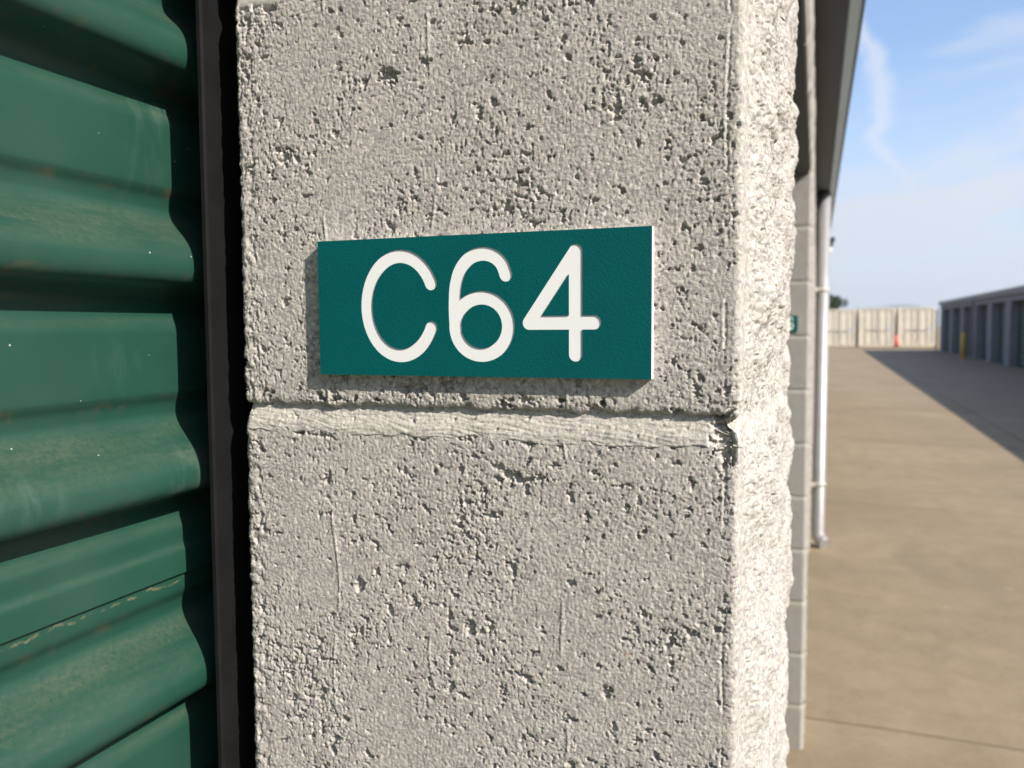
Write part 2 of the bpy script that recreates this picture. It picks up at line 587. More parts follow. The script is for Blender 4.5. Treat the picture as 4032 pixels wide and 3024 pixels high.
# far hills on the horizon
hx = np.linspace(-1500, 2600, 160)
hh = 66 + 22 * fbm(hx / 620, hx * 0, 3, 5) + 44 * np.exp(-((hx - 450) / 150) ** 2)
hv, hf = [], []
for k, (x, h) in enumerate(zip(hx, np.maximum(hh, 8))):
    hv += [(x, 4300, 0), (x, 4420, h * 0.62), (x, 4600, h), (x, 5000, 0)]
for k in range(len(hx) - 1):
    for q in range(3):
        hf.append((4 * k + q, 4 * k + 4 + q, 4 * k + 5 + q, 4 * k + 1 + q))
link('hills', raw_mesh('hills', np.array(hv), np.array(hf), M_hill, True), kind='structure')

# ------------------------------------------------------------------ concrete blocks
D = 0.242             # depth of the door recess
W = 0.406             # width of a pier along the facade
COURSE = 0.2050
BH = 0.1952
Z_BASE = 1.6225 - 8 * COURSE   # underside of the first course's bed joint
PITCH = 3.01          # pier spacing
Y0 = 0.35             # jamb plane of the pier with the sign


def loop_path(hero):
    """closed plan outline of a pier block: x, y, outward normal, region
    regions: 0 back, 1 jamb, 2 split front, 3 far jamb"""
    P = []
    r = 0.0035

    def seg(x0, y0, x1, y1, ts, nrm, reg):
        for q in ts:
            P.append((x0 + (x1 - x0) * q, y0 + (y1 - y0) * q, nrm[0], nrm[1], reg))

    def corner(cx, cy, a0, a1, n, rega, regb):
        for k in range(1, n):
            q = k / n
            an = a0 + (a1 - a0) * q
            P.append((cx + r * math.cos(an), cy + r * math.sin(an), math.cos(an), math.sin(an), rega if q < 0.5 else regb))
    nj = 520 if hero else 50
    nc = 12 if hero else 4
    seg(-D, 0.12, -D, r, np.linspace(0, 1, 60 if hero else 8) ** (0.5 if hero else 0.7), (-1, 0), 0)
    corner(-D + r, r, math.pi, 1.5 * math.pi, nc, 0, 1)
    seg(-D + r, 0, -r, 0, np.linspace(0, 1, nj), (0, -1), 1)
    corner(-r, r, -0.5 * math.pi, 0, nc, 1, 2)
    seg(0, r, 0, W - r, np.linspace(0, 1, 310 if hero else 60) ** (1.5 if hero else 1.0), (1, 0), 2)
    corner(-r, W - r, 0, 0.5 * math.pi, 4, 2, 3)
    seg(-r, W, -D + r, W, np.linspace(0, 1, 30 if hero else 30), (0, 1), 3)
    corner(-D + r, W - r, 0.5 * math.pi, math.pi, 3, 3, 0)
    seg(-D, W - r, -D, 0.14, np.linspace(0, 1, 8), (-1, 0), 0)
    return np.array(P)


def arc_len(P):
    d = np.sqrt(np.diff(P[:, 0], append=P[0, 0]) ** 2 + np.diff(P[:, 1], append=P[0, 1]) ** 2)
    return np.concatenate([[0], np.cumsum(d)[:-1]])


def front_base(S, T, y, seed):
    """relief of the split face in metres, T is the absolute height"""
    rise = sstep(0.006, 0.030, y) * sstep(W + 0.002, W - 0.03, y)
    h = 0.0078 + 0.0062 * fbm(y / 0.085, T / 0.055, seed + 31, 3) + 0.0018 * fbm(y / 0.018, T / 0.016, seed + 32, 3)
    h = h - 0.0030 * np.exp(-((T - 2.022) / 0.032) ** 2)        # a hollow left by the splitter
    return rise * h


def jamb_relief(S, T, seed, coarse):
    mm = 0.001
    h = 0.25 * mm * fbm(S / 0.055, T / 0.055, seed + 1, 3)
    dens = 0.5 + 0.9 * fbm(S / 0.045, T / 0.045, seed + 2, 3)
    n1 = fbm(S / 0.0064, T / 0.0056, seed + 3, 4, 0.62)
    h = h - 1.9 * mm * sstep(0.66, 1.05, n1 + 0.40 * dens - 0.12)
    if coarse:
        return h
    n2 = fbm(S / 0.0024, T / 0.0026, seed + 4, 3, 0.6)
    h = h - 0.9 * mm * sstep(0.60, 0.95, n2 + 0.58 * dens - 0.28)
    # sand grains and crumbs
    w1 = worley(S / 0.00128, T / 0.00140, seed + 5)
    w2 = worley(S / 0.0024, T / 0.0026, seed + 6)
    gm = np.clip(0.75 + 0.7 * dens, 0.35, 1.5)
    h = h + gm * (0.24 * mm * (1 - np.clip(w1 / 0.75, 0, 1) ** 2) + 0.09 * mm * (1 - np.clip(w2 / 0.75, 0, 1) ** 2))
    # vertical drag marks of the block mould
    h = h + 0.07 * mm * perlin(S / 0.0011, T / 0.006, seed + 7) + 0.18 * mm * fbm(S / 0.0013, T / 0.0015, seed + 8, 2, 0.8)
    return h


def block_mesh(name, seed, hero, holes=(), t_abs=0.0, rows=430):
    P = loop_path(hero)
    S0 = P[:, 0].copy()
    nz = rows if hero else 40
    ov = 0.0045
    t = np.linspace(-ov, BH + ov, nz)
    L = arc_len(P)
    U = np.repeat(L[:, None], nz, 1)
    X = np.repeat(P[:, 0:1], nz, 1)
    Y = np.repeat(P[:, 1:2], nz, 1)
    NX = np.repeat(P[:, 2:3], nz, 1)
    NY = np.repeat(P[:, 3:4], nz, 1)
    RG = np.repeat(P[:, 4:5], nz, 1)
    T = np.repeat(t[None, :], len(P), 0)
    h = np.zeros_like(X)
    h = jamb_relief(U, T, seed, not hero)
    fr = RG == 2
    TA = T + t_abs
    fb = front_base(U, TA, Y, 3 if hero else seed)
    if hero:
        rough = 0.0006 * fbm(Y / 0.0045, TA / 0.0040, 12, 4, 0.6) - 0.0016 * sstep(0.40, 0.75, fbm(Y / 0.0045, TA / 0.0026, 13, 4, 0.6)) + 0.0003 * (1 - np.clip(worley(Y / 0.0018, TA / 0.0018, 4) / 0.75, 0, 1) ** 2)
        h = np.where(fr, h * 0.3 + rough * sstep(0.004, 0.02, Y), h)
    h = h + np.where(fr, fb, 0)
    if hero:
        # mould line just inside the corner: a thin rib with a groove beside it
        dx = X + 0.0062 + 0.0006 * perlin(T / 0.02, T * 0, seed + 12)
        brk = sstep(-0.15, 0.15, perlin(T / 0.017, T * 0 + 3.3, seed + 13))
        on = (RG == 1)
        h = h - np.where(on, 0.0005 * np.exp(-(dx / 0.0005) ** 2) * brk, 0)
        h = h + np.where(on, 0.00025 * np.exp(-((dx + 0.0012) / 0.0005) ** 2) * brk, 0)
        # chipped corner arris
        cd = np.abs(U - np.interp(0, [0], [0]))
        for hx, hz, rx, rz, dp in holes:
            q = ((X - hx) / rx) ** 2 + ((T - hz) / rz) ** 2 + 1.25 * fbm(X / 0.0040, T / 0.0040, seed + 14, 4, 0.6)
            h = h - np.where(on, 0.75 * dp * sstep(1.15, 0.25, q), 0)
        # thin mortar and slurry threads
        for kk, (vx, amp, ph) in enumerate(((-0.135, 0.010, 1.0), (-0.075, 0.012, 4.0), (-0.19, 0.006, 7.0))):
            cx = vx + amp * perlin(T / 0.06, T * 0 + ph, seed + 15 + kk)
            bk = sstep(0.05, 0.2, perlin(T / 0.035, T * 0 + ph, seed + 19 + kk))
            h = h + np.where(on, 0.00045 * np.exp(-((X - cx) / 0.0006) ** 2) * bk, 0)
    # ragged arrises along the bed joints
    e = np.minimum(T, BH - T)
    e = e + 0.0017 * fbm(U / 0.011, T * 0 + np.where(T < BH / 2, 2.0, 8.0), seed + 10, 3)
    if hero:
        e = e - 0.0050 * sstep(0.30, 0.95, fbm(U / 0.010, T / 0.008, seed + 11, 4, 0.6))
    ek = np.where(fr, sstep(0.03, 0.008, Y) * 0.9 + 0.10, 1.0)
    h = h - ek * (0.0016 * np.exp(-np.clip(e, 0, 1) / 0.0016) + 0.009 * sstep(0.0012, -0.0034, e))
    # worn vertical edge next to the door
    bd = np.sqrt((X + D) ** 2 + Y ** 2)
    if hero:
        h = h - np.where(bd < 0.01, 0.0012 * np.clip(fbm(T / 0.006, bd / 0.004, seed + 21, 3), 0, 1), 0)
        h = h + np.where(bd < 0.02, 0.0005 * fbm(T / 0.005, U / 0.005, seed + 22, 3) * sstep(0.02, 0.004, bd), 0)
    V = np.stack([X + NX * h, Y + NY * h, T], -1)
    n = len(P)
    i, j = np.meshgrid(np.arange(n), np.arange(nz - 1), indexing='ij')
    i2 = (i + 1) % n
    F = np.stack([i * nz + j, i2 * nz + j, i2 * nz + j + 1, i * nz + j + 1], -1).reshape(-1, 4)
    return raw_mesh(name, V.reshape(-1, 3), F, M_block if hero else M_block_far, True)


def mortar_mesh(name, n_courses, hero_k, seed=3):
    """mortar body of one pier: a core with a dished strip at every bed joint"""
    VV, FF = [], []
    off = 0
    for k in range(0, n_courses + 1):
        hero = (k == hero_k)
        P = loop_path(hero)
        L = arc_len(P)
        nz = 56 if hero else 9
        t = np.linspace(-0.0140, 0.0085, nz)
        X = np.repeat(P[:, 0:1], nz, 1)
        Y = np.repeat(P[:, 1:2], nz, 1)
        NX = np.repeat(P[:, 2:3], nz, 1)
        NY = np.repeat(P[:, 3:4], nz, 1)
        RG = np.repeat(P[:, 4:5], nz, 1)
        U = np.repeat(L[:, None], nz, 1)
        T = np.repeat(t[None, :], len(P), 0)
        v = (T + 0.0080) / 0.0138 + 0.10 * fbm(U / 0.03, T * 0, seed + 2, 3)
        dep = -0.0002 + 0.0036 * sstep(0.0, 1.0, v) ** 1.1
        # smeared lower lip lying over the block below
        lip = -0.0084 + 0.0022 * fbm(U / 0.02, T * 0 + 5, seed + 3, 3)
        dep = dep + 0.005 * sstep(0.0003, -0.0018, T - lip)
        if hero:
            sl = T + 0.10 * U + 0.002 * perlin(U / 0.02, T / 0.02, seed)
            dep = dep + 0.00028 * perlin(U / 0.020, sl / 0.0011, seed + 4) + 0.00020 * perlin(U / 0.009, sl / 0.0006, seed + 5)
            dep = dep + 0.00018 * fbm(U / 0.0016, T / 0.0016, seed + 6, 3)
            dep = dep + 0.0011 * sstep(0.55, 0.9, fbm(U / 0.007, T / 0.005, seed + 7, 3))
            jam = (RG == 1)
            dep = dep + np.where(jam, (0.0042 + 0.0018 * fbm(U / 0.0022, T / 0.0022, seed + 9, 4, 0.6)) * sstep(-0.0125, -0.0085, X + 0.003 * fbm(T / 0.004, U / 0.004, seed + 8, 3)), 0)
            dep = dep + np.where((RG == 2) & (Y < 0.012), 0.0035 * sstep(0.012, 0.003, Y) * sstep(-0.003, 0.001, T), 0)
        fb = front_base(U, T + 2.0 + ((k - hero_k) * COURSE if hero_k is not None else 0.0), Y, seed)
        if hero:
            fr = RG == 2
            rough = 0.0006 * fbm(Y / 0.0045, (T + 2.0) / 0.0045, 12, 3) + 0.0003 * (1 - np.clip(worley(Y / 0.0018, (T + 2.0) / 0.0018, 4) / 0.75, 0, 1) ** 2)
            kf = np.where(fr, sstep(0.003, 0.011, Y), 0)
            dep = dep * (1 - kf) + kf * (0.0006 - rough)
            h = -dep + np.where(fr, fb, 0)
        else:
            h = -dep + np.where(RG == 2, fb * 0.85 + 0.002 * sstep(0.01, 0.03, Y), 0)
        Vv = np.stack([X + NX * h, Y + NY * h, T + k * COURSE], -1).reshape(-1, 3)
        n = len(P)
        i, j = np.meshgrid(np.arange(n), np.arange(nz - 1), indexing='ij')
        i2 = (i + 1) % n
        F = np.stack([i * nz + j, i2 * nz + j, i2 * nz + j + 1, i * nz + j + 1], -1).reshape(-1, 4)
        VV.append(Vv)
        FF.append(F + off)
        off += len(Vv)
    c = 0.014
    H = n_courses * COURSE
    cv = np.array([(x, y, z) for x in (-D + c, -0.005) for y in (c, W - c) for z in (-0.2, H)])
    cf = np.array(((0, 1, 3, 2), (4, 6, 7, 5), (0, 4, 5, 1), (2, 3, 7, 6), (0, 2, 6, 4), (1, 5, 7, 3)))
    VV.append(cv)
    FF.append(cf + off)
    return raw_mesh(name, np.concatenate(VV), np.concatenate(FF), M_mortar if hero_k is not None else M_mortar_far, True)


N_COURSE = 13
HEAD = 11             # courses below the lintel
K_LAST = 7

bld = bpy.data.objects.new('storage_building', None)
col.objects.link(bld)
bld['label'] = 'grey concrete block storage building with green roll-up doors and dark eave'
bld['category'] = 'building'
bld['group'] = 'rows of storage units'
bld.location = (FX, Y0, Z_BASE)

hero_up = block_mesh('block_pitted', 3, True, t_abs=2.0 + (COURSE - BH) / 2, holes=((-0.158, 0.152, 0.0046, 0.0042, 0.0042), (-0.214, 0.118, 0.003, 0.003, 0.0025), (-0.052, 0.128, 0.003, 0.003, 0.002), (-0.148, 0.0085, 0.0075, 0.0032, 0.0035)))
hero_lo = block_mesh('block_weathered', 8, True, t_abs=2.0 - COURSE + (COURSE - BH) / 2, holes=((-0.0055, BH - 0.004, 0.0050, 0.0075, 0.0060), (-0.098, 0.1745, 0.0075, 0.003, 0.0032), (-0.178, 0.118, 0.004, 0.003, 0.0024), (-0.120, 0.105, 0.003, 0.0028, 0.0026), (-0.055, 0.082, 0.0028, 0.003, 0.003), (-0.2, 0.06, 0.003, 0.004, 0.002)))
hero_top = block_mesh('block_over_sign', 15, True, t_abs=2.0 + COURSE + (COURSE - BH) / 2, rows=190)
hero_base = block_mesh('block_under', 22, True, t_abs=2.0 - 2 * COURSE + (COURSE - BH) / 2, rows=190)
far_blk = [block_mesh('block_plain', 20, False), block_mesh('block_plain_b', 26, False), block_mesh('block_plain_c', 33, False)]
mort_hero = mortar_mesh('pier_mortar', N_COURSE, 8)
mort_far = mortar_mesh('pier_mortar_plain', N_COURSE, None)
rnd = random.Random(5)
for k in range(-1, K_LAST + 1):
    hero = (k == 0)
    p = link('pier', mort_hero if hero else mort_far, bld, (0, k * PITCH, 0))
    for c in range(N_COURSE):
        if hero and c == 8:
            me = hero_up
        elif hero and c == 6:
            me = hero_base
        elif hero and c == 9:
            me = hero_top
        elif hero and c == 7:
            me = hero_lo
        else:
            me = far_blk[rnd.randrange(3)]
        b_ = link('block', me, p, (0, 0, c * COURSE + (COURSE - BH) / 2))

# lintels over the doors
lm = MB()
LW = PITCH - W
NB = 7
bl = LW / NB


def lintel_block_mesh(seed):
    """one block of the lintel: split front, smooth soffit"""
    n, m = 26, 14
    g = 0.0045
    ys = np.linspace(g, bl - g, n)
    zs = np.linspace(g, COURSE - g, m)
    Yg, Zg = np.meshgrid(ys, zs, indexing='ij')
    ed = np.minimum(np.minimum(Yg - g, bl - g - Yg), np.minimum(Zg - g, COURSE - g - Zg))
    h = sstep(0, 0.02, ed) * (0.007 + 0.005 * fbm(Yg / 0.09, Zg / 0.06, seed, 4))
    V = [tuple(q) for q in np.stack([h, Yg, Zg], -1).reshape(-1, 3)]
    i, j = np.meshgrid(np.arange(n - 1), np.arange(m - 1), indexing='ij')
    a_ = (i * m + j).ravel()
    F = [tuple(q) for q in np.stack([a_, a_ + m, a_ + m + 1, a_ + 1], 1)]
    bnd = [q * m for q in range(n)] + [(n - 1) * m + q for q in range(1, m)] + [q * m + m - 1 for q in range(n - 2, -1, -1)] + [q for q in range(m - 2, 0, -1)]
    n0 = len(V)
    for q in bnd:
        V.append((-D, V[q][1], V[q][2]))
    for q in range(len(bnd)):
        F.append((bnd[q], n0 + q, n0 + (q + 1) % len(bnd), bnd[(q + 1) % len(bnd)]))
    return raw_mesh('lintel_block', np.array(V), np.array(F), M_block_far)


lb = [lintel_block_mesh(s_) for s_ in (41, 47)]
lcore = MB().box(-D + 0.006, -0.006, 0.0, LW, 0.003, 2 * COURSE - 0.004).mesh('lintel', M_mortar_far)
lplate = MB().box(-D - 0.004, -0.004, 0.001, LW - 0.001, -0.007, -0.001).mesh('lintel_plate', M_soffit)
for k in range(-1, K_LAST):
    L_ = link('lintel', lcore, bld, (0, k * PITCH + W, HEAD * COURSE))
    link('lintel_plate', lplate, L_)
    for c in range(2):
        for q in range(NB):
            link('block', lb[(q + c) % 2], L_, (0, q * bl, c * COURSE))

# ------------------------------------------------------------------ roll-up doors
SP = 0.106
X_REC, X_BUL = -0.3215, -0.297
AMP = X_BUL - X_REC


def smooth_profile(ctrl, n_per=4):
    """Catmull-Rom through (v, x) points; a point flagged sharp breaks the curve"""
    pts = [np.array(c[:2], float) for c in ctrl]
    out = []
    for i in range(len(pts) - 1):
        p0 = pts[max(i - 1, 0)]
        p1, p2 = pts[i], pts[i + 1]
        p3 = pts[min(i + 2, len(pts) - 1)]
        for q in range(n_per):
            s_ = q / n_per
            out.append(0.5 * ((2 * p1) + (-p0 + p2) * s_ + (2 * p0 - 5 * p1 + 4 * p2 - p3) * s_ ** 2 + (-p0 + 3 * p1 - 3 * p2 + p3) * s_ ** 3))
    out.append(pts[-1])
    return np.array(out)


PROF = [(-0.03, 0.2), (0.0, 0.0), (0.04, 0.7), (0.07, 2.6), (0.10, 3.7), (0.13, 4.0), (0.25, 4.1), (0.385, 4.0), (0.42, 3.2), (0.455, 1.0), (0.49, 0.1), (0.52, 0.2), (0.56, 2.6),
        (0.61, 9.0), (0.655, 15.5), (0.70, 20.5), (0.75, 23.6), (0.79, 24.5), (0.835, 24.0), (0.868, 21.8), (0.888, 18.0), (0.90, 13.0), (0.915, 7.0), (0.94, 2.2), (0.97, 0.4), (1.0, 0.0), (1.02, 0.2)]
LAP = [(-0.03, 0.2), (0.0, 0.0), (0.04, 0.7), (0.07, 2.6), (0.10, 3.6), (0.15, 3.7), (0.175, 4.2), (0.20, 5.6), (0.23, 6.0), (0.29, 6.2), (0.318, 6.3), (0.3185, 6.0), (0.319, 4.2), (0.3195, 4.0), (0.385, 4.0)] + PROF[8:]


def slat_mesh(name, prof, y0, y1, seed, mat):
    pr = smooth_profile(prof)
    ny_ = 40
    ys_ = np.linspace(y0, y1, ny_)
    V = np.zeros((len(pr), ny_, 3))
    dent = 0.0004 * perlin(ys_ / 0.12, ys_ * 0, seed)
    V[..., 0] = (pr[:, 1] * AMP / 24.5)[:, None] + dent[None, :]
    V[..., 1] = ys_[None, :]
    V[..., 2] = -(pr[:, 0] * SP)[:, None]
    n, m = len(pr), ny_
    i, j = np.meshgrid(np.arange(n - 1), np.arange(m - 1), indexing='ij')
    a_ = (i * m + j).ravel()
    F = np.stack([a_, a_ + m, a_ + m + 1, a_ + 1], 1)
    return raw_mesh(name, V.reshape(-1, 3), F, mat, True)


OPEN = PITCH - W       # clear width of a door opening
sl_a = slat_mesh('slat', PROF, -0.10, OPEN + 0.10, 1, M_slat)
sl_l = slat_mesh('slat_lapped', LAP, -0.10, OPEN + 0.10, 2, M_slat_lap)
Z_SLAT = 1.6745
door_top = HEAD * COURSE + 0.06
rail_mb = MB()
# guide channel: front flange with a small return, web and back flange (local: y=0 at the jamb, opening towards -y)
rail_prof = [(-0.257, -0.004), (-0.2575, -0.0058), (-0.2595, -0.0058), (-0.2605, -0.004), (-0.2605, 0.100), (-0.330, 0.100), (-0.330, -0.004), (-0.332, -0.004), (-0.332, 0.103), (-0.257, 0.103)]
rail_a = MB().prism(rail_prof, 2, 0.02, door_top).mesh('guide_rail', M_rail)
rail_b = MB().prism([(x, -y) for x, y in rail_prof], 2, 0.02, door_top).mesh('guide_rail_b', M_rail)
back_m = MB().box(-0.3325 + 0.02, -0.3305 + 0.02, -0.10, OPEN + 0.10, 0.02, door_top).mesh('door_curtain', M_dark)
for k in range(-1, K_LAST):
    yb = k * PITCH + W
    link('guide_rail', rail_a, bld, (0, yb + OPEN, 0))
    link('guide_rail', rail_b, bld, (0, yb, 0))
    cur = link('door_curtain', back_m, bld, (0, yb, 0))
    top = int((door_top - (Z_SLAT - Z_BASE)) / SP)
    q = top
    while True:
        zt = Z_SLAT - Z_BASE + q * SP
        if zt - SP < 0.03:
            break
        lap = (q + 1) % 5 == 0
        link('slat', sl_l if lap else sl_a, cur, (X_REC - FX, 0, zt))
        q -= 1

# eave, gutter and roof
Y_A, Y_B = -PITCH - 0.05, K_LAST * PITCH + W + 0.06
TOPZ = N_COURSE * COURSE
link('soffit', MB().box(-0.30, 0.104, Y_A, Y_B, TOPZ - 0.012, TOPZ + 0.006).mesh('soffit', M_soffit), bld)
gp = [(0.1045, TOPZ - 0.020), (0.108, TOPZ - 0.026), (0.137, TOPZ - 0.026), (0.1435, TOPZ - 0.020), (0.1435, TOPZ + 0.10), (0.1045, TOPZ + 0.10)]
gu = link('gutter', MB().prism(gp, 1, Y_A, Y_B).mesh('gutter', M_lip), bld)
gp2 = [(0.144, TOPZ - 0.021), (0.149, TOPZ - 0.021), (0.152, TOPZ - 0.014), (0.152, TOPZ + 0.118), (0.1045, TOPZ + 0.118), (0.1045, TOPZ + 0.104), (0.144, TOPZ + 0.104)]
link('gutter_edge', MB().prism(gp2, 1, Y_A, Y_B).mesh('gutter_edge', M_liptrim), gu)
rp = [(0.10, TOPZ + 0.106), (0.10, TOPZ + 0.112), (-4.6, TOPZ + 0.40), (-9.2, TOPZ + 0.112), (-9.2, TOPZ + 0.01), (-0.31, TOPZ + 0.01), (-0.31, TOPZ + 0.104)]
link('roof', MB().prism([(x, z) for x, z in rp], 1, Y_A, Y_B).mesh('roof', M_roof), bld)
wl = MB()
wl.box(-9.1, -8.95, Y_A + 0.06, Y_B - 0.07, -0.3, TOPZ - 0.02)
wl.box(-8.94, -D - 0.002, Y_A + 0.07, Y_A + 0.25, -0.3, TOPZ - 0.02)
wl.box(-8.94, -D - 0.002, Y_B - 0.25, Y_B - 0.08, -0.3, TOPZ - 0.02)
link('wall', wl.mesh('wall', M_block_far), bld)

# downspout on the pier two bays along
DY = 2 * PITCH + 0.20
px_ = 0.040 - FX
dsp = MB()
pr_ = 0.046
pts = [(px_, 0, TOPZ - 0.02), (px_, 0, 0.15), (px_ + 0.004, -0.006, 0.125), (px_ + 0.016, -0.02, 0.105), (px_ + 0.036, -0.045, 0.088), (px_ + 0.05, -0.063, 0.080)]
dsp.tube(pts, pr_, 24)
dn_ = link('downspout', dsp.mesh('downspout', M_pipe), bld, (0, DY, 0))
for zs_ in (1.945, 0.515):
    sm_ = MB()
    sm_.tube([(px_, 0, zs_ - 0.012), (px_, 0, zs_ + 0.012)], pr_ + 0.004, 24)
    sm_.box(0.004, px_ - 0.03, -pr_ - 0.022, -pr_ + 0.012, zs_ - 0.014, zs_ + 0.014, 0.004)
    link('strap', sm_.mesh('strap', M_strap), dn_)

# wall lamp further along
lamp = bpy.data.objects.new('wall_lamp', None)
col.objects.link(lamp)
lamp.location = (FX + 0.004, Y0 + 3 * PITCH + 0.2, 2.44)
lamp.scale = (0.72, 0.72, 0.72)
lamp['label'] = 'small black wall lamp under the eave beyond the downspout'
lamp['category'] = 'lamp'
link('housing', MB().prism([(0.09, 0.20), (0.26, 0.215), (0.275, 0.19), (0.24, 0.09), (0.16, 0.055), (0.10, 0.10)], 1, -0.09, 0.09).mesh('housing', M_lamp), lamp)
link('bracket', MB().box(0.0, 0.12, -0.03, 0.03, 0.12, 0.17, 0.006).mesh('bracket', M_lamp), lamp)
link('lens', MB().tube([(0.19, 0, 0.075), (0.185, 0, 0.03), (0.18, 0, -0.04)], [0.045, 0.05, 0.03], 16).mesh('lens', M_lens), lamp)

# ------------------------------------------------------------------ unit signs
def sign_mats():
    m, t, b = new_mat('sign_green_plastic')
    v = obj_coord(t, False)
    n1 = nd(t, 'ShaderNodeTexVoronoi', i_Scale=1150.0)
    n1.feature = 'SMOOTH_F1'
    t.links.new(v, n1.inputs['Vector'])
    nz_ = noise(t, v, 1300.0, 3, 0.6)
    hsum = math_n(t, 'ADD', n1.outputs['Distance'], math_n(t, 'MULTIPLY', nz_, 0.7))
    bump(t, b, hsum, 0.30, 0.00036)
    c = mix_c(t, ramp(t, noise(t, v, 40.0, 4), [(0.3, 0.0), (0.7, 1.0)]), (0.001, 0.080, 0.081), (0.0012, 0.090, 0.091))
    sp_ = ramp(t, noise(t, v, 170.0, 3, 0.8), [(0.74, 0.0), (0.80, 1.0)])
    c = mix_c(t, math_n(t, 'MULTIPLY', sp_, 0.18), c, (0.18, 0.30, 0.27))
    t.links.new(c, b.inputs['Base Color'])
    b.inputs['Roughness'].default_value = 0.42
    b.inputs['Specular IOR Level'].default_value = 0.16
    w, t, b = new_mat('sign_white_core')
    v = obj_coord(t, False)
    b.inputs['Base Color'].default_value = (0.80, 0.80, 0.79, 1)
    b.inputs['Roughness'].default_value = 0.45
    # cutter marks
    mp = nd(t, 'ShaderNodeMapping')
    mp.inputs['Rotation'].default_value = (0, 0.5, 0)
    t.links.new(v, mp.inputs['Vector'])
    wv = nd(t, 'ShaderNodeTexWave', i_Scale=420.0, i_Distortion=3.0, i_Detail=1.0)
    wv.inputs['Detail Scale'].default_value = 0.3
    t.links.new(mp.outputs[0], wv.inputs['Vector'])
    bump(t, b, wv.outputs['Fac'], 0.10, 0.0002)
    return m, w


M_sgreen, M_swhite = sign_mats()
SW, SH = 0.1582, 0.0628
STROKE = 0.0030        # half stroke


def arc(cx, cz, rx, rz, a0, a1, n=48):
    return [(cx + rx * math.cos(R(a0 + (a1 - a0) * k / n)), cz + rz * math.sin(R(a0 + (a1 - a0) * k / n))) for k in range(n + 1)]


def stroke_poly(line, r, cap=10):
    """outline of a round-capped stroke along an open polyline"""
    P = np.array(line, float)
    d = np.gradient(P, axis=0)
    d /= np.linalg.norm(d, axis=1)[:, None]
    nrm = np.stack([-d[:, 1], d[:, 0]], 1)
    left = P + nrm * r
    right = P - nrm * r
    out = list(map(tuple, left))
    a0 = math.atan2(nrm[-1, 1], nrm[-1, 0])
    for k in range(1, cap):
        an = a0 - math.pi * k / cap
        out.append((P[-1, 0] + r * math.cos(an), P[-1, 1] + r * math.sin(an)))
    out += list(map(tuple, right[::-1]))
    a0 = math.atan2(-nrm[0, 1], -nrm[0, 0])
    for k in range(1, cap):
        an = a0 - math.pi * k / cap
        out.append((P[0, 0] + r * math.cos(an), P[0, 1] + r * math.sin(an)))
    return out


def catmull(pts, n=10):
    out = []
    P = [np.array(p) for p in pts]
    for i in range(len(P) - 1):
        p0, p1, p2, p3 = P[max(i - 1, 0)], P[i], P[i + 1], P[min(i + 2, len(P) - 1)]
        for q in range(n):
            s_ = q / n
            out.append(tuple(0.5 * ((2 * p1) + (-p0 + p2) * s_ + (2 * p0 - 5 * p1 + 4 * p2 - p3) * s_ ** 2 + (-p0 + 3 * p1 - 3 * p2 + p3) * s_ ** 3)))
    out.append(tuple(P[-1]))
    return out


def glyph_strokes(ch, ox):
    """centre lines in sign coordinates (x from the left edge, z from the bottom)"""
    if ch == 'C':
        return [('open', arc(0.0430 + ox, 0.0318, 0.0173, 0.0226, 26, 334, 64))]
    if ch == '6':
        hook = [(0.0945, 0.0447), (0.0925, 0.0496), (0.0885, 0.0530), (0.0832, 0.0541), (0.0775, 0.0524), (0.0730, 0.0475), (0.0707, 0.0405), (0.0701, 0.0325), (0.0702, 0.0255), (0.0706, 0.0215)]
        return [('open', catmull([(x + ox, z) for x, z in hook], 8)), ('ring', (0.0829 + ox, 0.0223, 0.0126, 0.01265))]
    if ch == '4':
        T_, B_, L_, R_ = (0.1259, 0.0538), (0.1259, 0.0101), (0.1051, 0.0237), (0.1341, 0.0237)
        o = lambda p: (p[0] + ox, p[1])
        lin = lambda a_, b_: [(a_[0] + (b_[0] - a_[0]) * q, a_[1] + (b_[1] - a_[1]) * q) for q in (0, .25, .5, .75, 1)]
        return [('open', lin(o(T_), o(B_))), ('open', lin(o(L_), o(R_))), ('open', lin(o(T_), o(L_)))]


def solid_from_poly(poly, y0, y1, name):
    mb = MB()
    mb.prism(poly, 1, y0, y1)
    return mb.mesh(name, None)


def ring_mesh(cx, cz, rx, rz, r, y0, y1, name, n=72):
    bm = bmesh.new()
    rings = []
    for (k, yy) in ((1, y0), (1, y1), (-1, y1), (-1, y0)):
        rings.append([bm.verts.new((cx + (rx + k * r) * math.cos(2 * math.pi * q / n), yy, cz + (rz + k * r) * math.sin(2 * math.pi * q / n))) for q in range(n)])
    for a_ in range(4):
        A, B = rings[a_], rings[(a_ + 1) % 4]
        for q in range(n):
            bm.faces.new((A[q], A[(q + 1) % n], B[(q + 1) % n], B[q]))
    bmesh.ops.recalc_face_normals(bm, faces=bm.faces)
    me = bpy.data.meshes.new(name)
    bm.to_mesh(me)
    bm.free()
    return me


